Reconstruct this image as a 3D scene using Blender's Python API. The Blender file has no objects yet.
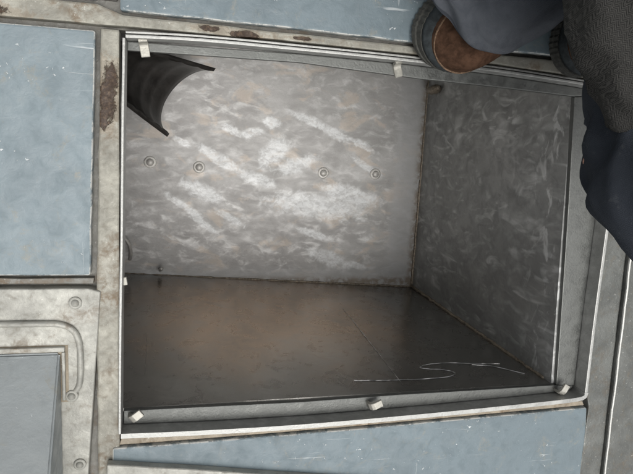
import bpy, bmesh, math, random
from mathutils import Vector, Matrix, noise
R_ = math.radians
random.seed(7)
S = bpy.context.scene
COL = S.collection

# ------------------------------------------------------------------ camera, sky, sun, exposure
cam = bpy.data.cameras.new('camera'); cam.sensor_width = 36.0; cam.lens = 32.40
cam.clip_start = 0.02; cam.clip_end = 200
co = bpy.data.objects.new('camera', cam); COL.objects.link(co)
rx = Vector((0.96976417, 0.06039233, 0.23645341))
dn = Vector((0.01478178, -0.98165368, 0.19009882))
fw = Vector((0.24359587, -0.18085582, -0.95286527))
co.matrix_world = Matrix(((rx.x, -dn.x, -fw.x, 0.0646), (rx.y, -dn.y, -fw.y, 0.4272), (rx.z, -dn.z, -fw.z, 0.7837), (0, 0, 0, 1)))
S.camera = co

SUN_EL, SUN_AZ = R_(77), R_(165)        # azimuth from +Y (up the picture) clockwise towards +X
w = bpy.data.worlds.new('World'); S.world = w; w.use_nodes = True
wn = w.node_tree.nodes; wl = w.node_tree.links
bg = wn['Background']; bg.inputs['Strength'].default_value = 0.14
sk = wn.new('ShaderNodeTexSky'); sk.sky_type = 'NISHITA'; sk.sun_disc = False
sk.sun_elevation = SUN_EL; sk.sun_rotation = SUN_AZ
sk.air_density = 1.0; sk.dust_density = 6.0; sk.ozone_density = 1.0
hs = wn.new('ShaderNodeHueSaturation'); hs.inputs['Saturation'].default_value = 0.13
wl.new(sk.outputs[0], hs.inputs['Color']); wl.new(hs.outputs[0], bg.inputs['Color'])
sun = bpy.data.lights.new('sun', 'SUN'); sun.energy = 0.9; sun.angle = R_(45); sun.color = (1.0, 0.98, 0.94)
so = bpy.data.objects.new('sun', sun); COL.objects.link(so)
sd = Vector((math.sin(SUN_AZ) * math.cos(SUN_EL), math.cos(SUN_AZ) * math.cos(SUN_EL), math.sin(SUN_EL)))
so.rotation_euler = sd.to_track_quat('Z', 'Y').to_euler(); so.location = (0, 0, 4)
S.view_settings.view_transform = 'Standard'; S.view_settings.look = 'None'
S.view_settings.gamma = 1.0; S.view_settings.exposure = 0.07
S.view_settings.use_curve_mapping = False

# ------------------------------------------------------------------ node helpers
class NT:
    def __init__(s, name):
        s.m = bpy.data.materials.new(name); s.m.use_nodes = True
        s.t = s.m.node_tree; s.n = s.t.nodes; s.p = s.n['Principled BSDF']
        s.co = s.n.new('ShaderNodeTexCoord').outputs['Object']
    def link(s, a, b): s.t.links.new(a, b)
    def put(s, sock, v):
        if isinstance(v, bpy.types.NodeSocket): s.link(v, sock)
        elif v is not None: sock.default_value = v
    def vmap(s, scale=(1, 1, 1), rot=(0, 0, 0), loc=(0, 0, 0), src=None):
        a = s.n.new('ShaderNodeMapping'); s.link(src or s.co, a.inputs[0])
        a.inputs['Location'].default_value = loc; a.inputs['Rotation'].default_value = rot; a.inputs['Scale'].default_value = scale
        return a.outputs[0]
    def noise(s, scale, detail=4, rough=.55, dist=0.0, vec=None):
        a = s.n.new('ShaderNodeTexNoise'); s.link(vec or s.co, a.inputs['Vector'])
        a.inputs['Scale'].default_value = scale; a.inputs['Detail'].default_value = detail
        a.inputs['Roughness'].default_value = rough; a.inputs['Distortion'].default_value = dist
        return a.outputs['Fac']
    def voro(s, scale, vec=None, feat='F1'):
        a = s.n.new('ShaderNodeTexVoronoi'); a.feature = feat; s.link(vec or s.co, a.inputs['Vector']); a.inputs['Scale'].default_value = scale
        return a.outputs['Distance']
    def ramp(s, v, lo, hi, a=0.0, b=1.0):
        m = s.n.new('ShaderNodeMapRange'); m.interpolation_type = 'SMOOTHSTEP'; s.link(v, m.inputs[0])
        m.inputs[1].default_value = lo; m.inputs[2].default_value = hi; m.inputs[3].default_value = a; m.inputs[4].default_value = b
        return m.outputs[0]
    def math(s, op, a, b=None):
        m = s.n.new('ShaderNodeMath'); m.operation = op; s.put(m.inputs[0], a)
        if b is not None: s.put(m.inputs[1], b)
        return m.outputs[0]
    def mix(s, f, a, b):
        m = s.n.new('ShaderNodeMix'); m.data_type = 'RGBA'; s.put(m.inputs[0], f)
        s.put(m.inputs[6], a if isinstance(a, bpy.types.NodeSocket) else (*a, 1)); s.put(m.inputs[7], b if isinstance(b, bpy.types.NodeSocket) else (*b, 1))
        return m.outputs[2]
    def ellipse(s, c, ang, a, b, wob, axes='xy', lo=.75):
        """worn patch or painted sheen: an ellipse with a frayed outline, centre c, half axes a and b, in metres"""
        sx = s.n.new('ShaderNodeSeparateXYZ'); s.link(s.co, sx.inputs[0])
        i = {'x': 0, 'y': 1, 'z': 2}
        u = s.math('SUBTRACT', sx.outputs[i[axes[0]]], c[0]); v = s.math('SUBTRACT', sx.outputs[i[axes[1]]], c[1])
        ca, sa = math.cos(ang), math.sin(ang)
        p = s.math('DIVIDE', s.math('ADD', s.math('MULTIPLY', u, ca), s.math('MULTIPLY', v, sa)), a)
        q = s.math('DIVIDE', s.math('SUBTRACT', s.math('MULTIPLY', v, ca), s.math('MULTIPLY', u, sa)), b)
        r = s.math('SQRT', s.math('ADD', s.math('MULTIPLY', p, p), s.math('MULTIPLY', q, q)))
        r = s.math('ADD', r, s.math('MULTIPLY', s.math('SUBTRACT', wob, .5), 1.5))
        return s.ramp(r, lo, 1.05, 1.0, 0.0)
    def soft(s, c, a, b, wob, axes):
        """painted glow that fades outwards without an edge"""
        sx = s.n.new('ShaderNodeSeparateXYZ'); s.link(s.co, sx.inputs[0]); i = {'x': 0, 'y': 1, 'z': 2}
        p = s.math('DIVIDE', s.math('SUBTRACT', sx.outputs[i[axes[0]]], c[0]), a); q = s.math('DIVIDE', s.math('SUBTRACT', sx.outputs[i[axes[1]]], c[1]), b)
        d = s.math('SQRT', s.math('ADD', s.math('MULTIPLY', p, p), s.math('MULTIPLY', q, q)))
        return s.ramp(s.math('ADD', d, s.math('MULTIPLY', s.math('SUBTRACT', wob, .5), .9)), .25, 1.0, 1.0, 0.0)
    def out(s, col=None, rough=.5, metal=0.0, bump=None, bs=.3, bd=.001, spec=None, normal=None):
        if isinstance(col, tuple): col = (*col, 1)
        s.put(s.p.inputs['Base Color'], col); s.put(s.p.inputs['Roughness'], rough); s.put(s.p.inputs['Metallic'], metal)
        if spec is not None: s.p.inputs['Specular IOR Level'].default_value = spec
        if bump is not None:
            b = s.n.new('ShaderNodeBump'); b.inputs['Strength'].default_value = bs; b.inputs['Distance'].default_value = bd
            s.link(bump, b.inputs['Height']); s.link(b.outputs[0], s.p.inputs['Normal'])
        return s.m

def mat_paint(name, base, seed, chips=1.0, worn=0.0):
    t = NT(name); off = t.vmap(loc=(seed, seed * .7, 0))
    big = t.noise(7, 6, .65, .5, vec=off); mid = t.noise(48, 5, .65, .5, vec=off); fine = t.noise(190, 4, .65, .3, vec=off)
    c = t.mix(t.ramp(big, .32, .68), tuple(v * .88 for v in base), tuple(min(1, v * 1.10) for v in base))
    c = t.mix(t.ramp(mid, .5, .72, 0, .45), c, (base[0] * .72, base[1] * .74, base[2] * .74))
    c = t.mix(t.ramp(t.noise(17, 5, .6, .8, vec=t.vmap(loc=(seed, 9, 0))), .55, .7, 0, .4), c, (base[0] * 1.25, base[1] * 1.2, base[2] * 1.15))
    # hard water marks and brownish grime
    gr = t.math('MULTIPLY', t.ramp(t.noise(20, 6, .75, .9, vec=off), .52, .72, 0, .75), t.ramp(fine, .35, .6))
    c = t.mix(gr, c, (.27, .255, .205))
    s1 = t.ramp(t.noise(40, 2, .5, 1.0, vec=t.vmap((.16, 2.6, 1), (0, 0, .45), (seed, 0, 0))), .68, .73, 0, .6)
    s2 = t.ramp(t.noise(46, 2, .5, 1.0, vec=t.vmap((2.4, .14, 1), (0, 0, -.3), (seed, 3, 0))), .72, .77, 0, .3)
    ch = t.ramp(t.noise(130, 4, .65, .5, vec=off), .66 - .015 * chips, .70 - .015 * chips)
    gate = t.ramp(t.noise(11, 4, .6, vec=off), .46, .6)
    m = t.math('MULTIPLY', t.math('MAXIMUM', t.math('MAXIMUM', s1, s2), ch), gate)
    if worn: m = t.math('MAXIMUM', m, t.ramp(t.noise(38, 5, .7, .4, vec=off), .40, .56, 0, worn))
    c = t.mix(m, c, (.66, .655, .61) if worn else (.62, .65, .65))
    h = t.math('ADD', t.math('MULTIPLY', fine, .3), t.math('SUBTRACT', t.math('MULTIPLY', mid, .8), t.math('MULTIPLY', m, .7)))
    return t.out(c, t.ramp(mid, .3, .7, .36, .62), 0, h, .55, .002)

def mat_beam(name, base, seed, rust=1.0, metal=.25, spots=()):
    t = NT(name); off = t.vmap(loc=(seed, -seed, 0))
    n1 = t.noise(18, 6, .65, .5, vec=off); n2 = t.noise(75, 5, .7, .4, vec=off); n3 = t.noise(260, 3, .6, vec=off)
    c = t.mix(t.ramp(n1, .35, .68), tuple(v * .78 for v in base), tuple(min(1, v * 1.16) for v in base))
    c = t.mix(t.ramp(n2, .52, .75, 0, .55), c, (.21, .185, .145))
    dirt = t.math('MULTIPLY', t.ramp(t.noise(11, 5, .6, .4, vec=t.vmap(loc=(seed + 4, 2, 0))), .5, .68), t.ramp(n2, .38, .6))
    c = t.mix(t.math('MULTIPLY', dirt, .75 * rust), c, (.17, .115, .065))
    c = t.mix(t.ramp(n3, .64, .76, 0, .5), c, (.62, .61, .56))
    h = t.math('ADD', t.math('MULTIPLY', n2, .8), t.math('MULTIPLY', n3, .4))
    if spots:                                            # places where the coat has flaked off down to rust
        wob = t.math('ADD', t.math('MULTIPLY', t.noise(55, 6, .75, 1.2), 1.7), -.42); sp = None; halo = None
        for (cx, cy, a, b) in spots:
            e = t.ellipse((cx, cy), 0, a, b, wob); f = t.ellipse((cx, cy), 0, a * 2.0, b * 1.6, wob)
            sp = e if sp is None else t.math('MAXIMUM', sp, e); halo = f if halo is None else t.math('MAXIMUM', halo, f)
        c = t.mix(t.math('MULTIPLY', halo, .35), c, (.20, .135, .075))
        c = t.mix(sp, c, t.mix(t.ramp(n3, .45, .68), (.045, .028, .018), (.10, .065, .04)))
        h = t.math('SUBTRACT', h, t.math('MULTIPLY', sp, 1.2))
    return t.out(c, t.ramp(n2, .3, .7, .42, .7), metal, h, .6, .002)

def mat_alu(name, base, rough=.35, metal=.85, seed=0):
    t = NT(name); off = t.vmap(loc=(seed, seed, seed))
    n1 = t.noise(55, 5, .65, .4, vec=off); n2 = t.noise(300, 3, .6, vec=off)
    c = t.mix(t.ramp(n1, .35, .7), tuple(v * .72 for v in base), base)
    c = t.mix(t.ramp(n2, .62, .75, 0, .5), c, tuple(v * .45 for v in base))
    return t.out(c, t.ramp(n1, .3, .7, rough - .08, rough + .15), metal, t.math('ADD', n1, n2), .4, .001)

def mat_floor():
    t = NT('scuffed_hold_floor')
    rot = t.vmap((1.0, 1.9, 1.0), (0, 0, .38))
    fr = t.noise(24, 6, .62, .5, vec=rot); iso = t.noise(42, 5, .65, .6)
    sm = t.noise(9, 5, .6, .8, vec=t.vmap((1.0, 1.5, 1), (0, 0, .4), (2, 2, 0)))
    fine = t.noise(85, 5, .7, .6, vec=t.vmap((1, 1.5, 1), (0, 0, .2))); tiny = t.noise(330, 3, .6)
    c = t.mix(t.ramp(sm, .28, .72), (.33, .322, .308), (.455, .445, .43))
    c = t.mix(t.math('MULTIPLY', t.ramp(fr, .46, .74, 0, .85), t.ramp(t.noise(5, 3, .5, .5, vec=t.vmap(loc=(4, 1, 0))), .36, .56, .4, 1.0)), c, (.69, .685, .665))
    pe = t.ramp(t.noise(16, 4, .6, .6, vec=t.vmap((1, 1.5, 1), (0, 0, .2), (3, 5, 0))), .54, .66, 0, .65)
    c = t.mix(t.math('MULTIPLY', pe, .75), c, (.58, .49, .40))
    c = t.mix(t.ramp(fine, .54, .74, 0, .38), c, (.30, .285, .27))
    c = t.mix(t.ramp(tiny, .62, .74, 0, .35), c, (.16, .15, .14))
    big = None
    for (cx, cy, a, la, lb) in ((.135, .262, -.45, .062, .020), (.095, .222, -.6, .06, .011), (.175, .345, -.5, .075, .016), (.47, .095, -.35, .072, .020), (.55, .075, -.3, .04, .010),
                                (.425, .160, -.30, .055, .011), (.43, .235, -.1, .15, .034), (.52, .265, -.2, .10, .026), (.31, .37, .9, .055, .032), (.27, .30, -.3, .06, .018), (.30, .445, -.2, .024, .018), (.25, .415, .25, .035, .012),
                                (.40, .455, -.35, .065, .013), (.47, .425, -.45, .05, .014), (.545, .40, -.4, .05, .010), (.56, .345, -.5, .06, .010), (.14, .18, -.6, .05, .010), (.20, .20, -.5, .05, .010), (.37, .34, .3, .06, .022), (.20, .42, -.4, .03, .010), (.08, .385, -.5, .03, .009)):
        e = t.ellipse((cx, cy), a, la * 1.08, lb * 1.1, iso, lo=.5)
        big = e if big is None else t.math('MAXIMUM', big, e)
    big = t.math('MULTIPLY', big, t.ramp(fine, .40, .62, .95, .45))
    c = t.mix(t.math('MULTIPLY', big, .9), c, (.74, .75, .745))  # pale scuffs, plus the sky's reflection at mid floor painted in
    sx = t.n.new('ShaderNodeSeparateXYZ'); t.link(t.co, sx.inputs[0])
    edge = t.math('ADD', t.ramp(sx.outputs[0], .625, .655), t.ramp(sx.outputs[1], .085, .045))
    c = t.mix(t.math('MULTIPLY', t.math('MINIMUM', edge, 1.0), t.ramp(fr, .3, .6, .45, .8)), c, (.44, .44, .435))
    # brown crust gathered along the welded right edge and the near edge
    cr = t.math('MULTIPLY', t.math('ADD', t.ramp(sx.outputs[0], .694, .716), t.ramp(sx.outputs[1], .050, .030)), t.ramp(iso, .35, .6))
    c = t.mix(t.math('MINIMUM', t.math('MULTIPLY', cr, .8), .8), c, (.20, .155, .105))
    h = t.math('ADD', t.math('MULTIPLY', fr, .5), t.math('ADD', t.math('MULTIPLY', fine, .5), t.math('MULTIPLY', tiny, .2)))
    return t.out(c, t.ramp(fr, .3, .7, .60, .44), .2, h, .35, .002)

def mat_rightwall():
    t = NT('swirled_grey_metal_wall')
    big = t.noise(7, 5, .6, .8); mid = t.noise(34, 5, .65, .8); fine = t.noise(150, 5, .7, .4)
    c = t.mix(t.ramp(big, .34, .66), (.26, .264, .256), (.345, .348, .338))
    c = t.mix(t.ramp(mid, .45, .72, 0, .5), c, (.22, .223, .215))
    arc = None                                            # broad soft wiping arcs left by a grinding disc
    for k, (rt, gs, sc) in enumerate(((.55, 3.0, 17), (.9, 5.0, 12), (.25, 8.0, 22), (1.3, 2.0, 15))):
        st = t.noise(sc * .7, 3, .5, 1.3, vec=t.vmap((1.0, 2.2, .9), (rt, 0, 0), (k * 2.7, gs, k)))
        q = t.math('MULTIPLY', t.ramp(st, .52, .76), t.ramp(t.noise(8, 3, .6, .5, vec=t.vmap(loc=(k * 3, 4, gs))), .42, .62))
        arc = q if arc is None else t.math('MAXIMUM', arc, q)
    sx = t.n.new('ShaderNodeSeparateXYZ'); t.link(t.co, sx.inputs[0])
    chalk = t.math('MULTIPLY', t.ramp(sx.outputs[2], -.16, -.06), t.ramp(t.noise(30, 4, .6, .8, vec=t.vmap((1, .7, 1.2))), .54, .66))
    c = t.mix(t.math('MULTIPLY', arc, .9), c, (.66, .67, .66))
    c = t.mix(t.math('MULTIPLY', chalk, .7), c, (.78, .79, .78))
    c = t.mix(t.ramp(fine, .58, .78, 0, .35), c, (.36, .365, .35))
    h = t.math('ADD', t.math('MULTIPLY', mid, .6), t.math('ADD', t.math('MULTIPLY', fine, .35), t.math('ADD', big, t.math('MULTIPLY', arc, .4))))
    return t.out(c, t.ramp(mid, .3, .7, .38, .56), .5, h, .3, .003)
def mat_nearwall():
    t = NT('dark_wall_painted_reflection')
    big = t.noise(5, 5, .6, .9); mid = t.noise(30, 5, .65, .8); fine = t.noise(140, 5, .7, .4)
    floor_glow = t.math('MAXIMUM', t.soft((.27, -.40), .40, .40, big, 'xz'), t.math('MULTIPLY', t.soft((.40, -.58), .24, .13, mid, 'xz'), .8))  # the floor's reflection in this wall, put into the colour as brown
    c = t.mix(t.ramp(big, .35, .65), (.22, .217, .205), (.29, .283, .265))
    c = t.mix(t.math('MULTIPLY', floor_glow, t.ramp(mid, .3, .65, .55, 1.0)), c, (.62, .465, .34))
    c = t.mix(t.ramp(mid, .46, .8, 0, .3), c, (.17, .155, .14))
    c = t.mix(t.ramp(fine, .58, .76, 0, .3), c, (.36, .34, .31))
    h = t.math('ADD', t.math('MULTIPLY', mid, .8), t.math('ADD', t.math('MULTIPLY', fine, .3), t.math('MULTIPLY', big, 1.2)))
    return t.out(c, t.ramp(mid, .3, .7, .15, .30), .8, h, .11, .003)

def mat_plain(name, col, rough, var=.25, scale=80, bs=.3, metal=0.0, spec=None):
    t = NT(name); n = t.noise(scale, 5, .65, .3)
    c = t.mix(t.ramp(n, .3, .7), tuple(v * (1 - var) for v in col), tuple(min(1, v * (1 + var)) for v in col))
    return t.out(c, rough, metal, n, bs, .001, spec)

def mat_denim():
    t = NT('denim'); n = t.noise(9, 5, .65, .6); f = t.noise(900, 2, .5)
    tw = t.n.new('ShaderNodeTexWave'); tw.bands_direction = 'DIAGONAL'; tw.inputs['Scale'].default_value = 380; tw.inputs['Distortion'].default_value = 3
    t.link(t.co, tw.inputs['Vector'])
    sx = t.n.new('ShaderNodeSeparateXYZ'); t.link(t.co, sx.inputs[0])
    c = t.mix(t.ramp(n, .3, .7), (.016, .020, .027), (.040, .046, .056))
    lit_hem = t.math('MULTIPLY', t.ramp(sx.outputs[2], .20, .11), t.ramp(t.noise(30, 5, .7, .5), .25, .6, .55, 1.0))      # hem fading, and the light on the hems, put into the colour
    c = t.mix(lit_hem, c, (.135, .145, .162))
    hl = t.ramp(t.math('ABSOLUTE', t.math('SUBTRACT', sx.outputs[2], .081)), .0010, .0026, .75, 0)          # sunk stitching of the turn-up
    c = t.mix(hl, c, (.035, .04, .05))
    c = t.mix(t.math('MULTIPLY', tw.outputs['Fac'], .22), c, (.10, .11, .13))
    c = t.mix(t.ramp(t.noise(60, 5, .7), .58, .75, 0, .35), c, (.12, .125, .13))
    return t.out(c, .92, 0, t.math('ADD', t.math('ADD', f, tw.outputs['Fac']), t.math('MULTIPLY', t.noise(70, 4, .6, 1.0), 2.0)), .5, .0012, .12)

def mat_tweed():
    t = NT('herringbone_tweed')
    sx = t.n.new('ShaderNodeSeparateXYZ'); t.link(t.vmap((1, 1, 1), (.2, .3, .5)), sx.inputs[0])
    zig = t.math('ABSOLUTE', t.math('SUBTRACT', t.math('FRACT', t.math('MULTIPLY', sx.outputs[0], 150)), .5))
    ph = t.math('ADD', t.math('MULTIPLY', sx.outputs[1], 620), t.math('MULTIPLY', zig, 3.2))
    ph = t.math('ADD', ph, t.math('MULTIPLY', t.noise(45, 3, .6), .8))
    st = t.ramp(t.math('ABSOLUTE', t.math('SUBTRACT', t.math('FRACT', ph), .5)), .12, .38)
    f = t.noise(420, 3, .7)
    c = t.mix(st, (.022, .022, .021), (.068, .066, .062))
    c = t.mix(t.ramp(f, .35, .65, 0, .75), c, (.045, .044, .041))
    c = t.mix(t.ramp(t.noise(700, 2, .6), .6, .72, 0, .6), c, (.11, .107, .10))
    c = t.mix(t.ramp(t.noise(13, 4, .6), .45, .7, 0, .4), c, (.034, .034, .032))
    return t.out(c, .95, 0, t.math('ADD', st, f), .45, .0009, .1)

M = {}
M['blue'] = mat_paint('grey_blue_deck_paint', (.195, .242, .262), 1.3, 1.0)
M['worn'] = mat_paint('worn_paint_edge', (.195, .242, .262), 4.4, 1.0, .85)
M['blue_shade'] = mat_paint('grey_blue_deck_paint_shaded', (.158, .202, .222), 6.1, .7)  # same paint, darkened to stand in for weaker light on these covers
M['beam'] = mat_beam('worn_beige_aluminium', (.31, .30, .255), 2.0, 1.0, .25, ((-.0195, .455, .0095, .030), (-.015, .480, .009, .016), (-.024, .428, .005, .014), (.150, .547, .018, .0045), (.105, .550, .012, .003), (.23, .549, .012, .002), (-.16, .545, .03, .006)))
M['beamgrey'] = mat_beam('worn_grey_aluminium', (.145, .15, .14), 5.0, .4, .45)  # bare grey, darkened further to hold the shade on the right beams
M['rustbeam'] = mat_beam('rust_stained_strip', (.33, .28, .21), 21.0, 1.3, .1)
M['dirt'] = mat_beam('brown_dirt', (.27, .225, .16), 31.0, 1.2, 0)
M['gutter'] = mat_beam('grimy_gutter', (.20, .195, .175), 9.0, 1.0, .1)
M['rim'] = mat_alu('bright_rim_aluminium', (.50, .50, .475), .42, .5, 1)
M['ledge'] = mat_alu('dull_ledge_aluminium', (.185, .19, .18), .48, .7, 3)
M['plate'] = mat_beam('pale_bolted_plate_aluminium', (.40, .395, .355), 12.0, .7, .25)
M['clip'] = mat_alu('clip_aluminium', (.50, .485, .43), .42, .5, 8)
M['floor'] = mat_floor()
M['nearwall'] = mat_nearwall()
M['rightwall'] = mat_rightwall()
M['bead'] = mat_plain('weld_bead_metal', (.26, .22, .17), .5, .4, 160, .8, .5)
M['bolt'] = mat_alu('bolt_steel', (.60, .58, .54), .45, .3, 5)
M['rubber'] = mat_plain('black_rubber', (.022, .020, .018), .40, .5, 40, .4)
M['scratch'] = mat_alu('bare_scratched_metal', (.66, .655, .64), .36, 1.0, 2)
M['housing'] = mat_paint('blue_grey_housing_paint', (.275, .298, .30), 15.0, .2)
M['denim'] = mat_denim(); M['tweed'] = mat_tweed()
M['suede'] = mat_plain('brown_suede', (.078, .043, .027), .95, .4, 75, .7, 0, .1)
M['sole'] = mat_plain('dark_rubber_sole', (.06, .06, .052), .85, .35, 140, .5)
M['toecap'] = mat_plain('grey_shoe_leather', (.030, .036, .038), .7, .45, 110, .4)
M['seam'] = mat_plain('waxed_thread', (.16, .10, .06), .8, .4, 400, .4)
M['skin'] = mat_plain('skin', (.50, .27, .19), .55, .12, 60, .15)
M['hair'] = mat_plain('dark_hair', (.03, .022, .017), .6, .4, 200, .6)

# ------------------------------------------------------------------ object helpers
def tag(o, label=None, cat=None, group=None, kind=None):
    if label: o['label'] = label
    if cat: o['category'] = cat
    if group: o['group'] = group
    if kind: o['kind'] = kind
    return o
def link(name, me, m=None, parent=None):
    o = bpy.data.objects.new(name, me); COL.objects.link(o)
    if m: me.materials.append(m)
    if parent:
        o.parent = parent
        o.matrix_parent_inverse = Matrix.Translation(-Vector(parent.location))
    return o
def empty(name, loc=(0, 0, 0)):
    o = bpy.data.objects.new(name, None); COL.objects.link(o); o.location = loc; o.empty_display_size = .02
    return o
def mesh(bm, name, smooth=False):
    bmesh.ops.recalc_face_normals(bm, faces=bm.faces)
    me = bpy.data.meshes.new(name); bm.to_mesh(me); bm.free()
    if smooth:
        for p in me.polygons: p.use_smooth = True
    return me
def prism(pts, z0, z1, bev=0.0, seg=2, jit=0.0):
    """solid slab with outline pts (x,y[,dz]) from z0 to z1, edges rounded"""
    bm = bmesh.new()
    a = [bm.verts.new((p[0], p[1], z0)) for p in pts]; b = [bm.verts.new((p[0], p[1], z1 + (p[2] if len(p) > 2 else 0))) for p in pts]
    n = len(pts); bm.faces.new(b); bm.faces.new(list(reversed(a)))
    for i in range(n): bm.faces.new((a[i], a[(i + 1) % n], b[(i + 1) % n], b[i]))
    bmesh.ops.recalc_face_normals(bm, faces=bm.faces)
    if bev:
        es = [e for e in bm.edges if all(v.co.z > z0 + 1e-5 or len(v.co) == 0 for v in e.verts)] + [e for e in bm.edges if abs(e.verts[0].co.z - e.verts[1].co.z) > abs(z1 - z0) * .5]
        bmesh.ops.bevel(bm, geom=list(set(es)), offset=bev, segments=seg, profile=.6, affect='EDGES', clamp_overlap=True)
    return bm
def slab(name, pts, z0, z1, m, parent=None, bev=.002, seg=2):
    o = link(name, mesh(prism(pts, z0, z1, bev, seg), name), m, parent)
    return o
def wavy(pts, step, amp, seed, closed=True):
    """subdivide an outline and let it wander a little, as hand-cut and worn edges do"""
    out = []; n = len(pts)
    for i in range(n if closed else n - 1):
        a = Vector(pts[i]); b = Vector(pts[(i + 1) % n]); L = (b - a).length; k = max(1, int(L / step))
        nrm = Vector((-(b - a).y, (b - a).x)).normalized()
        for j in range(k):
            q = a.lerp(b, j / k)
            if j: q = q + nrm * amp * (noise.noise((q.x * 30 + seed, q.y * 30, seed)))
            out.append((q.x, q.y))
    if not closed: out.append(tuple(pts[-1]))
    return out
def catmull(P, k):
    out = []; n = len(P)
    for i in range(n - 1):
        p0 = P[max(i - 1, 0)]; p1 = P[i]; p2 = P[i + 1]; p3 = P[min(i + 2, n - 1)]
        for j in range(k):
            t = j / k
            out.append(tuple(.5 * (2 * b + (c - a) * t + (2 * a - 5 * b + 4 * c - d) * t * t + (3 * b - a - 3 * c + d) * t ** 3) for a, b, c, d in zip(p0, p1, p2, p3)))
    out.append(tuple(P[-1])); return out
LAST = []
def loft(P, seg=32, k=8, ref=(0, 0, 1), fold=0.0, ffreq=14, seed=0, cap0=False, cap1=False, bm=None):
    """tube through P = (x, y, z, r1, r2): r1 across, r2 along ref; fold = depth of cloth creases"""
    own = bm is None
    if own: bm = bmesh.new()
    Q = catmull(P, k); rings = []; ref = Vector(ref)
    for i, q in enumerate(Q):
        c = Vector(q[:3]); d = (Vector(Q[min(i + 1, len(Q) - 1)][:3]) - Vector(Q[max(i - 1, 0)][:3])).normalized()
        u = d.cross(ref)
        if u.length < .05: u = d.cross(Vector((1, 0, 0)))
        u.normalize(); v = u.cross(d).normalized(); ring = []
        for j in range(seg):
            a = 2 * math.pi * j / seg
            n = u * math.cos(a) * q[3] + v * math.sin(a) * q[4]
            p = c + n
            if fold:
                e = noise.fractal((p.x * ffreq + seed, p.y * ffreq, p.z * ffreq * 1.5), 1.2, 2.0, 2 if fold > .006 else 4)
                r = 1 - abs(noise.noise((p.x * ffreq * .8, p.y * ffreq * .8 + seed, p.z * ffreq * 1.6))) * 2
                p = p + n.normalized() * fold * (e * .6 + max(r, 0) ** 3 * .5 - .2)
            ring.append(bm.verts.new(p))
        rings.append(ring)
    for a, b in zip(rings, rings[1:]):
        for j in range(seg): bm.faces.new((a[j], a[(j + 1) % seg], b[(j + 1) % seg], b[j]))
    LAST.clear(); LAST.extend([[v.co.copy() for v in ring] for ring in rings])
    if cap0: bm.faces.new(list(reversed(rings[0])))
    if cap1: bm.faces.new(rings[-1])
    return bm
def tube(path, r, seg=8, k=6, jit=0.0):
    return loft([(*p, r, r) for p in path], seg, k, (0.13, .2, 1), jit, 90, 3, True, True)
def dome(r, h, seg=20, rings=5):
    """washer with a rounded bolt head on it, base at z = 0"""
    bm = bmesh.new(); prof = [(r, 0), (r, .0014), (r * .93, .0022), (r * .64, .0022)] + [(r * .62 * math.cos(t), .0022 + h * math.sin(t)) for t in [i * math.pi / 2 / rings for i in range(rings)]]
    rr = []
    for (a, z) in prof: rr.append([bm.verts.new((a * math.cos(2 * math.pi * j / seg), a * math.sin(2 * math.pi * j / seg), z)) for j in range(seg)])
    for p, q in zip(rr, rr[1:]):
        for j in range(seg): bm.faces.new((p[j], p[(j + 1) % seg], q[(j + 1) % seg], q[j]))
    t = bm.verts.new((0, 0, .0022 + h))
    for j in range(seg): bm.faces.new((rr[-1][j], rr[-1][(j + 1) % seg], t))
    bm.faces.new(list(reversed(rr[0])))
    return mesh(bm, 'bolt', True)
def ribbon(path, wd, nrm, m, parent, name='scratch_mark'):
    """shallow raised burr along a scratch: a strip 0.3 mm proud of the sheet"""
    bm = bmesh.new(); nrm = Vector(nrm); Q = catmull(path, 8); L = []
    for i, q in enumerate(Q):
        q = Vector(q); d = (Vector(Q[min(i + 1, len(Q) - 1)]) - Vector(Q[max(i - 1, 0)])).normalized(); s = d.cross(nrm).normalized()
        q = q + s * .0016 * noise.noise((i * .21, wd * 700, 4.0)); wv = wd * min(1, i / 6 + .15, (len(Q) - 1 - i) / 6 + .15) * (.3 + 1.0 * abs(noise.noise((i * .47, wd * 900, 2.0))))
        L.append([bm.verts.new(q + s * wv + nrm * -.0006), bm.verts.new(q + nrm * .0003), bm.verts.new(q - s * wv + nrm * -.0006)])
    for a, b in zip(L, L[1:]):
        bm.faces.new((a[0], a[1], b[1], b[0])); bm.faces.new((a[1], a[2], b[2], b[1]))
    return link(name, mesh(bm, name), m, parent)

# ------------------------------------------------------------------ the opening's outline (metres; x right, y away, z up)
RIM = {'far': [(.003, .528), (.094, .532), (.226, .5325), (.370, .532), (.529, .529), (.655, .523), (.745, .517)],
       'right': [(.745, .517), (.748, .39), (.751, .264), (.754, .134), (.759, .012)],
       'near': [(.759, .012), (.749, .004), (.657, -.001), (.455, -.008), (.257, -.012), (.107, -.011), (-.003, -.008)],
       'left': [(-.003, -.008), (-.002, .144), (.0, .27), (.001, .389), (.003, .528)]}

# ------------------------------------------------------------------ deck: under-sheet with the hold cut out, and the beams between covers
deck = empty('deck', (0, 0, 0)); tag(deck, kind='structure')
def sheet_with_hole(x0, x1, y0, y1, hx0, hx1, hy0, hy1, z0, z1):
    bm = bmesh.new()
    for z in (z0, z1):
        o = [bm.verts.new((x, y, z)) for x, y in ((x0, y0), (x1, y0), (x1, y1), (x0, y1))]; i = [bm.verts.new((x, y, z)) for x, y in ((hx0, hy0), (hx1, hy0), (hx1, hy1), (hx0, hy1))]
        for j in range(4): bm.faces.new((o[j], o[(j + 1) % 4], i[(j + 1) % 4], i[j]))
    bm.verts.ensure_lookup_table()
    for s in (0, 4):
        for j in range(4): bm.faces.new((bm.verts[s + j], bm.verts[s + (j + 1) % 4], bm.verts[8 + s + (j + 1) % 4], bm.verts[8 + s + j]))
    return bm
link('deck_sheet', mesh(sheet_with_hole(-14, 14, -14, 14, -.0062, .7665, -.0185, .5395, -.042, -.016), 'deck_sheet'), M['gutter'], deck)
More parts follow.
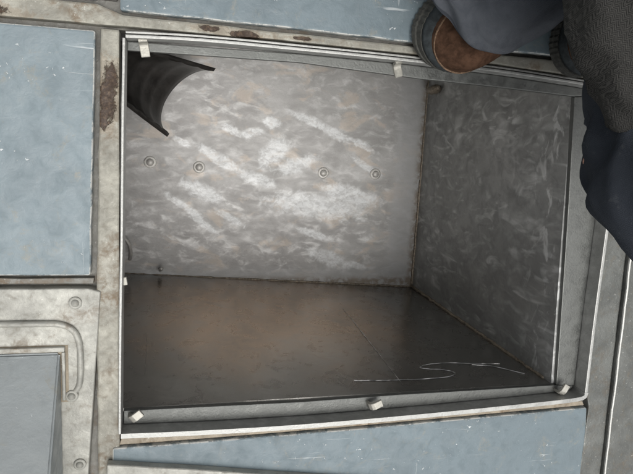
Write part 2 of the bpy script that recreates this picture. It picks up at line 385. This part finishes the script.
def beam(pts, z1=0.0, m='beam', z0=-.016, bev=.0025, amp=.0015, sd=1.0):
    return slab('deck_beam', wavy(pts, .03, amp, sd), z0 + .0002, z1, M[m], deck, bev)
# beam running along the left of the hatch, in two lengths, with a shallow groove between them
beam([(-.0355, -1.2), (-.0072, -1.2), (-.0045, .5375), (-.0265, .5375), (-.0345, .2)], 0.0, 'beam', sd=2)
beam([(-.026, .573), (-.0075, .573), (-.006, 1.6), (-.024, 1.6)], -.007, 'gutter', sd=3)
# beam across the far side
beam([(-1.4, .5345), (-.03, .5410), (.002, .5420), (.226, .5440), (.370, .5435), (.529, .5405), (.655, .5345), (.775, .5275), (.84, .524),
      (.84, .552), (.66, .5555), (.39, .5535), (.225, .555), (.0, .5555), (-.03, .5655), (-1.4, .5505)], .0012, 'beam', sd=4)
# beam across the near side, and the wide one on the right
beam([(-.003, -.0185), (.107, -.0205), (.257, -.0215), (.455, -.0175), (.657, -.0105), (.762, -.0065), (.768, -.0150), (.60, -.0190), (.338, -.0250), (.107, -.0280), (-.006, -.0285)], -.0015, 'rustbeam', bev=.0012, amp=.0006, sd=5)
beam([(.768, .012), (.7625, .134), (.7585, .264), (.7545, .45), (.753, .512), (.797, .508), (.805, .258), (.814, .072), (.826, -.15), (.87, -1.2), (.80, -1.2), (.7785, -.02)], -.002, 'beamgrey', sd=6)
eb = beam([(.7985, .508), (.8065, .258), (.8155, .072), (.8275, -.15), (.8735, -1.2), (1.06, -1.2), (.955, -.15), (.92, .508)], .006, 'beamgrey', bev=.003, sd=7)
eb.data.materials.append(M['rim'])  # bright bevel stands in for light catching this beam's edge
for p in eb.data.polygons:
    if .05 < p.normal.z < .97: p.material_index = 1
beam([(-.155 - 1.2, .2085), (-.039, .2085), (-.038, .2165), (-1.35, .2165)], -.006, 'gutter', bev=.001, sd=8)
# ------------------------------------------------------------------ painted covers set into the deck, each one a lid that lifts out
def cover(pts, z1, m, label, sd, grp=None, th=.014):
    o = slab('deck_cover', wavy(pts, .03, .0014, sd), z1 - th, z1, M[m], None, .0032, 3)
    o.data.materials.append(M['worn'])
    for p in o.data.polygons:
        if p.normal.z < .97: p.material_index = 1
    return tag(o, label, 'deck cover', grp)
cover([(-1.30, .2215), (-.0415, .2225), (-.0335, .50), (-.0325, .5335), (-1.30, .521)], .0035, 'blue', 'large grey blue painted deck cover left of the open hatch', 1)
cover([(-1.30, .562), (-.031, .571), (-.029, 1.3), (-1.30, 1.3)], .0035, 'blue', 'grey blue deck cover beyond the beam corner, its edge barely showing', 2)
cover([(-.0035, .5605), (.225, .5605), (.39, .559), (.645, .561), (.84, .558), (1.55, .56), (1.55, 1.45), (-.002, 1.45)], .0035, 'blue_shade', 'grey blue deck cover under the brown shoe of the crouching person', 3)
cover([(-.0145, -.0310), (.107, -.0305), (.338, -.0275), (.60, -.0215), (.770, -.0175), (.7745, -.05), (.792, -.42), (-.0185, -.40)], .0035, 'blue_shade', 'grey blue deck cover along the near rim, partly under a cream board', 4)
cover([(1.065, -1.2), (.962, -.15), (.928, .52), (2.2, .52), (2.2, -1.2)], .0035, 'blue_shade', 'grey blue deck cover right of the wide grey beams', 5)
# cream board lying askew over the near cover
o = slab('cream_board', wavy([(-.021, -.0475), (.107, -.067), (.262, -.0935), (.55, -.142), (.51, -.42), (-.03, -.36)], .03, .001, 3), .0040, .0165, M['plate'], None, .003, 3)
tag(o, 'cream edged board lying askew over the near blue cover', 'board')

# ------------------------------------------------------------------ hatch rim: four bars, ledges inside them, six bent clips
hatch = empty('hatch_rim', (.38, .26, 0)); tag(hatch, 'bright aluminium rim with bent clips round the open hold', 'hatch')
def bar(path, w, z0, z1, m, name, side, bev=.0012):
    """upright flat bar along path, w thick, outer face away from the opening"""
    P = [Vector(p) for p in catmull(path, 5)]; c = Vector((.38, .26)); A = []; B = []
    for i, p in enumerate(P):
        d = (P[min(i + 1, len(P) - 1)] - P[max(i - 1, 0)]).normalized(); n = Vector((d.y, -d.x))
        if n.dot(p - c) < 0: n = -n
        A.append(p); B.append(p + n * w)
    return slab(name, [tuple(p) for p in A] + [tuple(p) for p in reversed(B)], z0, z1, M[m], hatch, bev)
bar(RIM['far'], .0042, -.03, .0065, 'rim', 'rim_bar', 0)
bar([(x, y + .0058) for x, y in RIM['far']], .0028, -.014, .0030, 'rim', 'rim_bar', 0, .0008)
bar(RIM['right'], .0058, -.03, .0060, 'rim', 'rim_bar', 1)
bar(RIM['near'], .0072, -.03, .0050, 'rim', 'rim_bar', 2)
bar(RIM['left'], .0036, -.03, .0065, 'rim', 'rim_bar', 3)
# ledges (z -0.02): far, right, near
slab('ledge', [(.003, .5275), (.226, .532), (.37, .5315), (.529, .5285), (.655, .5225), (.744, .517), (.676, .507), (.529, .511), (.412, .513), (.231, .5205), (.095, .518), (.003, .516)], -.029, -.020, M['ledge'], hatch, .0015)
slab('ledge', [(.7435, .516), (.7475, .39), (.7505, .264), (.7535, .134), (.7575, .013), (.7205, .0165), (.711, .13), (.700, .26), (.692, .35), (.6765, .5065)], -.029, -.0205, M['ledge'], hatch, .0015)
slab('ledge', [(.7570, .0125), (.749, .0045), (.657, -.0005), (.455, -.0075), (.257, -.0115), (.107, -.0105), (-.002, -.0075), (-.002, .0135), (.26, .0115), (.427, .0145), (.60, .0150), (.720, .0160)], -.029, -.021, M['ledge'], hatch, .0015)
# clips
def clip_mesh(stem_h, tab):
    """bent strap: upright stem, then a tab folded over"""
    bm = bmesh.new(); w = .0058
    prof = [(0, 0), (0, stem_h), (.002, stem_h + .003), (.005, stem_h + .0042), (tab, stem_h + .0042)]; th = .0042
    outer = [(-th, 0), (-th, stem_h + .001), (-th + .003, stem_h + .0062), (.004, stem_h + .0084), (tab, stem_h + .0084)]
    loop = prof + list(reversed(outer))
    a = [bm.verts.new((x, -w, z)) for x, z in loop]; b = [bm.verts.new((x, w, z)) for x, z in loop]; n = len(loop)
    bm.faces.new(a); bm.faces.new(list(reversed(b)))
    for i in range(n): bm.faces.new((a[i], b[i], b[(i + 1) % n], a[(i + 1) % n]))
    bmesh.ops.bevel(bm, geom=list(bm.edges), offset=.0006, segments=1, affect='EDGES')
    return mesh(bm, 'clip')
cm = clip_mesh(.010, .017); cm.materials.append(M['clip'])
def clip(loc, rot):
    o = bpy.data.objects.new('clip', cm); COL.objects.link(o); o.parent = hatch
    o.matrix_parent_inverse = Matrix.Translation(-Vector(hatch.location)); o.location = loc; o.rotation_euler = rot
clip((.011, .0075, -.0212), (0, 0, R_(38))); clip((.374, .0035, -.0212), (0, R_(4), R_(22))); clip((.722, .0085, -.0212), (0, 0, R_(62)))
clip((.0235, .5262, -.004), (R_(180), 0, R_(-80))); clip((.372, .5305, -.004), (R_(180), R_(-8), R_(-72))); clip((-.0135, .206, -.004), (R_(180), 0, R_(10)))

# ------------------------------------------------------------------ the hold: floor, four walls, beads, bolts
FZ = -.668
hold = empty('fish_hold', (.3, .3, FZ)); tag(hold, 'deep scuffed metal fish hold seen through the open hatch', 'fish hold')
def sheet(name, corners, m, bulge=0.0, th=.005, seed=1.0, nu=24, nv=18):
    """sheet-metal panel: a gently dished grid between four corners, with thickness behind it"""
    a, b, c, d = [Vector(q) for q in corners]; nrm = (b - a).cross(d - a).normalized(); bm = bmesh.new()
    F = []; B = []
    if nrm.dot(Vector((.25, .33, -.33)) - (a + c) / 2) < 0: nrm = -nrm
    for i in range(nu + 1):
        f = []; g = []
        for j in range(nv + 1):
            u = i / nu; v = j / nv
            p = (a.lerp(b, u)).lerp(d.lerp(c, u), v)
            k = math.sin(math.pi * u) * math.sin(math.pi * v)
            p2 = p + nrm * (bulge * k + .0012 * k * noise.noise((u * 4, v * 4, seed)))
            f.append(bm.verts.new(p2)); g.append(bm.verts.new(p2 - nrm * th))
        F.append(f); B.append(g)
    for i in range(nu):
        for j in range(nv):
            bm.faces.new((F[i][j], F[i + 1][j], F[i + 1][j + 1], F[i][j + 1])); bm.faces.new((B[i][j + 1], B[i + 1][j + 1], B[i + 1][j], B[i][j]))
    for i in range(nu):
        bm.faces.new((F[i][0], B[i][0], B[i + 1][0], F[i + 1][0])); bm.faces.new((F[i][nv], F[i + 1][nv], B[i + 1][nv], B[i][nv]))
    for j in range(nv):
        bm.faces.new((F[0][j], F[0][j + 1], B[0][j + 1], B[0][j])); bm.faces.new((F[nu][j], B[nu][j], B[nu][j + 1], F[nu][j + 1]))
    bm.normal_update()
    bmesh.ops.split_edges(bm, edges=[e for e in bm.edges if len(e.link_faces) == 2 and abs(e.link_faces[0].normal.dot(e.link_faces[1].normal)) < .5])
    return link(name, mesh(bm, name, True), m, hold)
floor = sheet('floor_panel', [(-.27, .02, FZ), (.735, -.01, FZ), (.735, .66, FZ), (-.27, .66, FZ)], M['floor'], .002)
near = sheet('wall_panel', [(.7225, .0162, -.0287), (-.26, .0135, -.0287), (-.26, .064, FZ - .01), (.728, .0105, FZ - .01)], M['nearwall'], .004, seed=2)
right = sheet('wall_panel', [(.6690, .62, -.0287), (.7170, .0, -.0287), (.7245, .0, FZ - .01), (.7155, .66, FZ - .01)], M['rightwall'], .003, seed=3)
sheet('wall_panel', [(-.26, .63, -.0287), (.70, .63, -.0287), (.725, .63, FZ - .01), (-.26, .63, FZ - .01)], M['rightwall'], .002, seed=4)
sheet('wall_panel', [(-.255, .01, -.0287), (-.255, .64, -.0287), (-.255, .64, FZ - .01), (-.255, .03, FZ - .01)], M['rightwall'], .002, seed=5)
def bead(a, b, r, n, sd):
    a, b = Vector(a), Vector(b)
    P = [tuple(a.lerp(b, i / n) + Vector((noise.noise((i * .9, sd, 0)), noise.noise((i * .9, sd, 5)), noise.noise((i * .9, sd, 9)))) * r * .5) for i in range(n + 1)]
    link('weld_bead', mesh(tube(P, r, 7, 3, r * .5), 'weld_bead', True), M['bead'], hold)
bead((.7165, .625, FZ + .001), (.7222, .0175, FZ + .001), .0042, 46, 1)
bead((.7170, .0165, -.05), (.7215, .0145, FZ), .0040, 46, 2)
bead((-.25, .061, FZ), (.72, .013, FZ), .0028, 60, 3)
bm_ = dome(.0150, .0055); bm_.materials.append(M['bolt'])
for i, (x, y) in enumerate(((.007, .331), (.124, .324), (.443, .323), (.587, .326))):
    o = bpy.data.objects.new('bolt', bm_); COL.objects.link(o); o.parent = hold; o.matrix_parent_inverse = Matrix.Translation(-Vector(hold.location))
    o.location = (x, y, FZ + .0012 - (.002 if i == 4 else 0)); o.rotation_euler = (0, 0, i * 1.1)
# lump of weld in the far right corner, hooked bar and peg by the near left corner
link('weld_lump', mesh(loft([(.706, .548, FZ + .035, .002, .002), (.704, .550, FZ + .05, .012, .010), (.701, .552, FZ + .085, .013, .011), (.698, .555, FZ + .105, .004, .004)], 14, 5, (0, 1, .2), .003, 60, 2, True, True), 'weld_lump', True), M['bead'], hold)
link('hook', mesh(tube([(-.075, .128, FZ), (-.070, .150, FZ + .02), (-.052, .150, FZ + .032), (-.038, .128, FZ + .03), (-.036, .105, FZ + .02), (-.040, .088, FZ)], .0042, 9), 'hook', True), M['bolt'], hold)
link('peg', mesh(tube([(.036, .062, FZ - .002), (.034, .066, FZ + .02), (.038, .074, FZ + .036)], .0045, 9), 'peg', True), M['bolt'], hold)
# scratches on the near wall
def wy(x, z):
    t = (-.0287 - z) / (-.0287 - FZ + .01); u = (.7225 - x) / .98
    top = .0162 - .0027 * u; bot = .0105 + .0535 * u; k = math.sin(math.pi * min(max(u, 0), 1)) * math.sin(math.pi * min(max(t, 0), 1))
    return top + (bot - top) * t + .0042 * k + .0012
def scr(pts, wd): ribbon([(x, wy(x, z), z) for x, z in pts], wd, (0, 1, 0), M['scratch'], near)
scr([(.452, -.44), (.450, -.34), (.447, -.2), (.445, -.10), (.444, -.05)], .0013)
scr([(.365, -.075), (.40, -.071), (.443, -.069), (.50, -.069), (.54, -.073), (.559, -.086), (.545, -.10), (.515, -.107), (.503, -.114), (.515, -.122), (.55, -.129), (.61, -.124), (.668, -.117)], .0015)
scr([(.61, -.118), (.65, -.106), (.69, -.07)], .0013)
scr([(.018, -.30), (.021, -.22), (.023, -.13)], .0007)

# ------------------------------------------------------------------ black half-pipe chute in the far left corner of the hold
def chute():
    bm = bmesh.new(); N = 28; K = 30; F = []; th = .010
    t1, t2 = Vector((.142, .540, -.50)), Vector((.054, .406, -.50)); l1, l2 = Vector((-.026, .560, -.38)), Vector((-.026, .465, -.38))
    b1 = Vector((-.044, .020, -.078)); b0 = Vector((-.034, .014, -.056))
    def pt(s, th_, off):
        A = l1.lerp(t1, s); B = l2.lerp(t2, s); m = (A + B) / 2; hc = (A - B) / 2; b = b0.lerp(b1, s)
        if off: hc = hc * (1 + off / hc.length); b = b * (1 + off / b.length)
        return m + hc * math.cos(th_) + b * math.sin(th_)
    rows = []
    for i in range(K + 1):
        s = -.95 + 1.95 * i / K
        rib = .0022 if i % 3 == 0 else 0
        rows.append(([bm.verts.new(pt(s, math.pi * j / N, rib)) for j in range(N + 1)], [bm.verts.new(pt(s, math.pi * j / N, th)) for j in range(N + 1)]))
    for (a, a2), (b, b2) in zip(rows, rows[1:]):
        for j in range(N):
            bm.faces.new((a[j], a[j + 1], b[j + 1], b[j])); bm.faces.new((a2[j], b2[j], b2[j + 1], a2[j + 1]))
        bm.faces.new((a[0], b[0], b2[0], a2[0])); bm.faces.new((a[N], a2[N], b2[N], b[N]))
    for a, a2 in (rows[0], rows[-1]):
        for j in range(N): bm.faces.new((a[j], a2[j], a2[j + 1], a[j + 1]))
    return mesh(bm, 'chute', True)
o = link('half_pipe_chute', chute(), M['rubber'])
tag(o, 'black rubber half pipe curving out of the hold corner', 'chute')

# ------------------------------------------------------------------ bolted plate with raised pad, and the sloping housing that stands on it
plate = empty('bolted_plate', (-.1, .1, 0)); tag(plate, 'pale aluminium plate with bolts beside the deck beam', 'plate')
slab('plate', wavy([(-.70, .2045), (-.0445, .2045), (-.0287, .2), (-.0470, -.07), (-.050, -.6), (-.70, -.6)], .03, .0008, 5), -.0155, .003, M['plate'], plate, .0025, 3)
def rr(x0, x1, y0, y1, r, n=7):
    pts = []
    for (cx, cy, a0) in ((x1 - r, y1 - r, 0), (x0 + r, y1 - r, 90), (x0 + r, y0 + r, 180), (x1 - r, y0 + r, 270)):
        pts += [(cx + r * math.cos(R_(a0 + 90 * i / n)), cy + r * math.sin(R_(a0 + 90 * i / n))) for i in range(n + 1)]
    return pts
slab('raised_pad', rr(-.62, -.0535, .046, .159, .030), .0025, .0062, M['plate'], plate, .0025, 3)
link('raised_bead', mesh(tube([(-.62, .158, .0058), (-.40, .158, .0058), (-.20, .158, .0058), (-.105, .1575, .0058), (-.080, .156, .0058), (-.064, .148, .0058), (-.0565, .132, .0058), (-.0550, .11, .0058), (-.0550, .085, .0058), (-.0575, .068, .0055), (-.064, .058, .004)], .0042, 10, 5, .0005), 'raised_bead', True), M['plate'], plate)
bp = dome(.0085, .0042); bp.materials.append(M['plate'])
for i, (x, y, z) in enumerate(((-.0605, .185, .003), (-.0665, .054, .0060), (-.058, -.051, .003), (-.165, .186, .003), (-.06, -.16, .003))):
    o = bpy.data.objects.new('bolt', bp); COL.objects.link(o); o.parent = plate; o.matrix_parent_inverse = Matrix.Translation(-Vector(plate.location)); o.location = (x, y, z)
hsg = empty('sloping_housing', (-.15, .05, .006)); tag(hsg, 'grey sloping metal housing rising from the bolted plate', 'housing')
bm = bmesh.new()
def wedge(x0, x1, ya, yb, za, zb, base):
    bm = bmesh.new()
    v = [bm.verts.new(q) for q in ((x0, yb, base), (x1, yb, base), (x1, ya, base), (x0, ya, base), (x0, yb, zb), (x1, yb, zb), (x1, ya, za), (x0, ya, za))]
    for f in ((3, 2, 1, 0), (4, 5, 6, 7), (0, 1, 5, 4), (1, 2, 6, 5), (2, 3, 7, 6), (3, 0, 4, 7)): bm.faces.new([v[i] for i in f])
    bmesh.ops.bevel(bm, geom=list(bm.edges), offset=.003, segments=3, affect='EDGES'); return bm
link('lid', mesh(wedge(-.40, -.0795, .118, -.25, .010, .235, .0064), 'lid'), M['housing'], hsg)
slab('dirt_line', [(-.43, .1275), (-.0700, .1275), (-.0700, .046), (-.43, .046)], .0058, .0068, M['dirt'], hsg, 0)
slab('collar', [(-.42, .1195), (-.0735, .1195), (-.0735, .1265), (-.42, .1265)], .0063, .0125, M['plate'], hsg, .0018)
slab('collar', [(-.0775, .119), (-.0775, .05), (-.0735, .05), (-.0735, .119)], .0063, .0115, M['plate'], hsg, .0012)
# ------------------------------------------------------------------ the person crouching at the far right corner
def skinned(V, E, name, root=0, sub=2):
    me = bpy.data.meshes.new(name); me.from_pydata([v[:3] for v in V], E, [])
    o = bpy.data.objects.new(name, me); COL.objects.link(o)
    sk = o.modifiers.new('skin', 'SKIN')
    for i, d in enumerate(me.skin_vertices[0].data):
        r = V[i][3]; d.radius = (r, V[i][4] if len(V[i]) > 4 else r); d.use_root = (i == root)
    sb = o.modifiers.new('sub', 'SUBSURF'); sb.levels = sub; sb.render_levels = sub
    dg = bpy.context.evaluated_depsgraph_get(); m2 = bpy.data.meshes.new_from_object(o.evaluated_get(dg))
    bpy.data.objects.remove(o); bpy.data.meshes.remove(me)
    for p in m2.polygons: p.use_smooth = True
    m2.name = name
    return m2
HIP_R, HIP_L = (.80, .93, .31), (.90, .72, .31)
KNEE_R, KNEE_L = (.60, .72, .47), (.575, .405, .275)
ANK_R, ANK_L = (.515, .675, .10), (.700, .725, .11)
SH_R, SH_L = (.58, .80, .64), (.78, .56, .66)
EL_R, WR_R = (.445, .615, .34), (.545, .464, .275)
EL_L, WR_L = (.82, .42, .41), (.655, .415, .335)
V = []; Ed = []
def ch(start, pts):
    p = start
    for q in pts:
        V.append(q); Ed.append((p, len(V) - 1)); p = len(V) - 1
    return p
V.append((.85, .83, .32, .12, .10))
ch_ = ch(0, [(.80, .79, .45, .11, .09), (.72, .72, .58, .12, .10), (.675, .685, .655, .10, .09)])
nk = ch(ch_, [(.625, .655, .715, .05), (.595, .640, .755, .05), (.565, .625, .80, .075, .085), (.535, .612, .845, .078, .088), (.520, .606, .885, .05, .055)])
for hp, kn, an, toe, dz in ((HIP_R, KNEE_R, ANK_R, (.42, .57, .045), 0), (HIP_L, KNEE_L, ANK_L, (.665, .61, .035), 1)):
    mid = tuple((a + b) / 2 for a, b in zip(hp, kn)); cal = tuple(a * .6 + b * .4 for a, b in zip(kn, an))
    ch(0, [(*hp, .085), (*mid, .07), (*kn, .040), (*cal, .042), (*an, .030), (toe[0] * .5 + an[0] * .5, toe[1] * .5 + an[1] * .5, .045, .02), (*toe[:2], .03, .013)])
def hand(wrist_i, wr, fd, side, up):
    fd, side, up = Vector(fd).normalized(), Vector(side).normalized(), Vector(up).normalized(); w = Vector(wr)
    p = w + fd * .045; V.append((*p, .034, .017)); Ed.append((wrist_i, len(V) - 1)); pi = len(V) - 1
    for k, (off, ln) in enumerate(((-.03, .068), (-.010, .078), (.011, .073), (.030, .056))):
        a = p + fd * .045 + side * off; q = pi
        for s, dr in ((0, 0), (.45, .012), (.8, .03), (1.0, .045)):
            V.append((*(a + fd * ln * s - up * dr), .0095 - .0015 * s)); Ed.append((q, len(V) - 1)); q = len(V) - 1
    q = pi
    for s in ((.0, -.038, 0), (.025, -.052, .008), (.048, -.056, .018)):
        V.append((*(w + fd * (.03 + s[0]) + side * s[1] - up * s[2]), .0105)); Ed.append((q, len(V) - 1)); q = len(V) - 1
for sh, el, wr, fd, sd_, up in ((SH_R, EL_R, WR_R, (.45, -.35, .82), (.6, .8, 0), (-.66, .5, .57)), (SH_L, EL_L, WR_L, (-.85, .05, -.5), (.1, 1, 0), (-.4, 0, 1))):
    mid = tuple((a + b) / 2 for a, b in zip(sh, el)); fm = tuple(a * .65 + b * .35 for a, b in zip(el, wr))
    wi = ch(ch_, [(*sh, .06), (*mid, .048), (*el, .04), (*fm, .04), (*wr, .027, .021)])
    hand(wi, wr, fd, sd_, up)
pm = skinned(V, Ed, 'person'); person = link('person', pm, M['skin'])
tag(person, 'person in tweed jacket and jeans crouching at the hatch corner', 'person')
# face and hair
def blob(c, r, name, m, seg=16, sq=None):
    bm = bmesh.new(); bmesh.ops.create_uvsphere(bm, u_segments=seg, v_segments=seg // 2, radius=1)
    for v in bm.verts: v.co = Vector(c) + Vector((v.co.x * r[0], v.co.y * r[1], v.co.z * r[2]))
    return link(name, mesh(bm, name, True), m, person)
bm = loft([(.545, .665, .765, .06, .05), (.575, .655, .82, .082, .080), (.560, .640, .87, .086, .088), (.530, .615, .905, .070, .074), (.512, .602, .925, .02, .02)], 24, 6, (0, 0, 1), .012, 30, 5, True, True)
link('hair', mesh(bm, 'hair', True), M['hair'], person)
fdir = Vector((-.80, -.40, -.45)).normalized(); hc = Vector((.545, .615, .825)); fs = Vector((-.45, .89, 0))
for s in (-1, 1):
    e = hc + fdir * .073 + fs * .031 * s + Vector((0, 0, .012)); blob(e, (.011, .011, .009), 'eye', M['toecap'], 12)
    blob(hc + fs * .082 * s - fdir * .01, (.016, .009, .03), 'ear', M['skin'], 12)
blob(hc + fdir * .088 + Vector((0, 0, -.016)), (.017, .014, .022), 'nose', M['skin'], 12)
blob(hc + fdir * .078 + Vector((0, 0, -.048)), (.012, .024, .007), 'mouth', M['suede'], 12)
# jeans: pelvis and two legs in one garment
bm = bmesh.new()
loft([(.86, .84, .27, .06, .06), (.86, .84, .29, .15, .15), (.85, .83, .36, .17, .16), (.82, .80, .45, .155, .14)], 40, 6, (-.9, -.43, 0), .010, 12, 3, True, True, bm)
loft([(.450, .630, .058, .097, .086), (.460, .640, .10, .092, .080), (.50, .664, .17, .074, .072), (.535, .685, .28, .075, .072), (.595, .715, .43, .082, .078), (.625, .745, .49, .085, .082), (.70, .82, .46, .095, .09), (.80, .93, .36, .115, .11), (.84, .95, .30, .10, .10)], 56, 9, (-.5, -.5, .3), .025, 14, 1, False, True, bm)
loft([(.690, .715, .085, .085, .078), (.678, .695, .12, .080, .075), (.635, .62, .16, .078, .074), (.605, .51, .225, .080, .076), (.578, .415, .275, .086, .082), (.588, .392, .305, .088, .084), (.66, .455, .34, .095, .088), (.78, .59, .34, .105, .10), (.90, .72, .32, .12, .11), (.93, .76, .30, .10, .10)], 56, 9, (-.5, -.5, .3), .024, 15, 6, False, True, bm)
lines = [[ring[j] for ring in LAST[2:70]] for j in (3, 31)]
jeans = link('jeans', mesh(bm, 'jeans', True), M['denim'], person)
ss = jeans.modifiers.new('soften', 'SUBSURF'); ss.levels = 1; ss.render_levels = 1
sm = jeans.modifiers.new('thickness', 'SOLIDIFY'); sm.thickness = .003; sm.offset = -1
for L_ in lines:                                     # raised outer and inner leg seams
    link('seam', mesh(tube([tuple(q) for q in L_], .0022, 6, 2), 'seam', True), M['denim'], jeans)
# jacket: body and two sleeves
bm = bmesh.new()
loft([(.80, .80, .33, .19, .17), (.81, .79, .40, .19, .175), (.775, .755, .52, .19, .165), (.71, .71, .62, .20, .155), (.672, .690, .675, .19, .135), (.648, .672, .715, .12, .10), (.628, .660, .738, .068, .066)], 48, 8, (-.9, -.43, 0), .016, 11, 8, False, False, bm)
loft([(.635, .765, .675, .07, .07), (.588, .80, .655, .092, .092), (.53, .72, .52, .074, .072), (.455, .640, .37, .074, .072), (.455, .600, .33, .068, .068), (.50, .530, .295, .056, .056), (.538, .474, .280, .046, .045)], 44, 9, (0, .3, 1), .012, 20, 4, True, False, bm)
loft([(.735, .60, .69, .07, .07), (.78, .56, .668, .094, .094), (.80, .50, .54, .072, .070), (.822, .425, .415, .066, .064), (.80, .415, .395, .062, .062), (.72, .415, .36, .054, .054), (.665, .415, .34, .046, .046)], 44, 9, (0, .3, 1), .012, 20, 7, True, False, bm)
jk = link('jacket', mesh(bm, 'jacket', True), M['tweed'], person)
sm = jk.modifiers.new('thickness', 'SOLIDIFY'); sm.thickness = .004; sm.offset = -1
# shoes: sole with a cleated edge, grey lower upper, brown suede
def shoe(toe, heel, lift, lean=(0, 0)):
    toe, heel = Vector((*toe, 0)), Vector((*heel, 0)); ax = (heel - toe); L = ax.length; ax.normalize(); sd = Vector((-ax.y, ax.x, 0))
    root = empty('shoe', tuple(toe)); root.parent = person; root.matrix_parent_inverse = Matrix.Identity(4)
    prof = [(.0, .0), (.004, .018), (.02, .037), (.05, .048), (.09, .050), (.14, .043), (.19, .037), (.23, .037), (.262, .028), (.275, .0)]
    def outline(k, g):
        Lp = []
        P = catmull(prof, 7)
        for s, wd in P: Lp.append((s * L / .275, wd))
        pts = [(s, wd) for s, wd in Lp] + [(s, -wd) for s, wd in reversed(Lp[1:-1])]
        c = L / 2; return [((s - c) * (1 + g / c) + c, wd * (1 + g / .05)) for s, wd in pts]
    def layer(name, levels, m, cleat=0):
        bm = bmesh.new(); rings = []
        for z, g in levels:
            ring = []
            for i, (s, wd) in enumerate(outline(0, g)):
                ex = .0010 if (i % 2) else -.0014 if cleat else 0
                q = toe + ax * s + sd * wd * (1 + ex / .05); lf = lift * max(0, (s / L - .35)) ** 1.2; q = q + Vector((lean[0], lean[1], 0)) * z
                ring.append(bm.verts.new((q.x, q.y, z + lf + .006 * max(0, 1 - s / .05) ** 2)))
            rings.append(ring)
        n = len(rings[0])
        for a, b in zip(rings, rings[1:]):
            for j in range(n): bm.faces.new((a[j], a[(j + 1) % n], b[(j + 1) % n], b[j]))
        bm.faces.new(rings[-1]); bm.faces.new(list(reversed(rings[0])))
        return link(name, mesh(bm, name, not cleat), m, person)
    b = .0038
    layer('shoe_sole', [(b, -.003), (b + .004, .0005), (b + .011, .0005), (b + .012, -.0015), (b + .022, -.0005)], M['sole'], 1)
    layer('shoe_welt', [(b + .021, -.002), (b + .028, -.002), (b + .035, -.005), (b + .042, -.010)], M['toecap'])
    layer('shoe_upper', [(b + .032, -.0052), (b + .042, -.0075), (b + .055, -.013), (b + .068, -.021), (b + .078, -.031), (b + .084, -.042)], M['suede'])
    ring = [toe + ax * s + sd * wd + Vector((lean[0], lean[1], 0)) * (b + .043) + Vector((0, 0, b + .0435 + lift * max(0, (s / L - .35)) ** 1.2)) for s, wd in outline(0, -.0070)]
    link('shoe_seam', mesh(tube([tuple(q) for q in ring] + [tuple(ring[0])], .0014, 6, 2), 'shoe_seam', True), M['seam'], person)
    bpy.data.objects.remove(root)
shoe((.388, .545), (.592, .725), 0, (.30, -.42))
shoe((.622, .536), (.750, .777), .05)
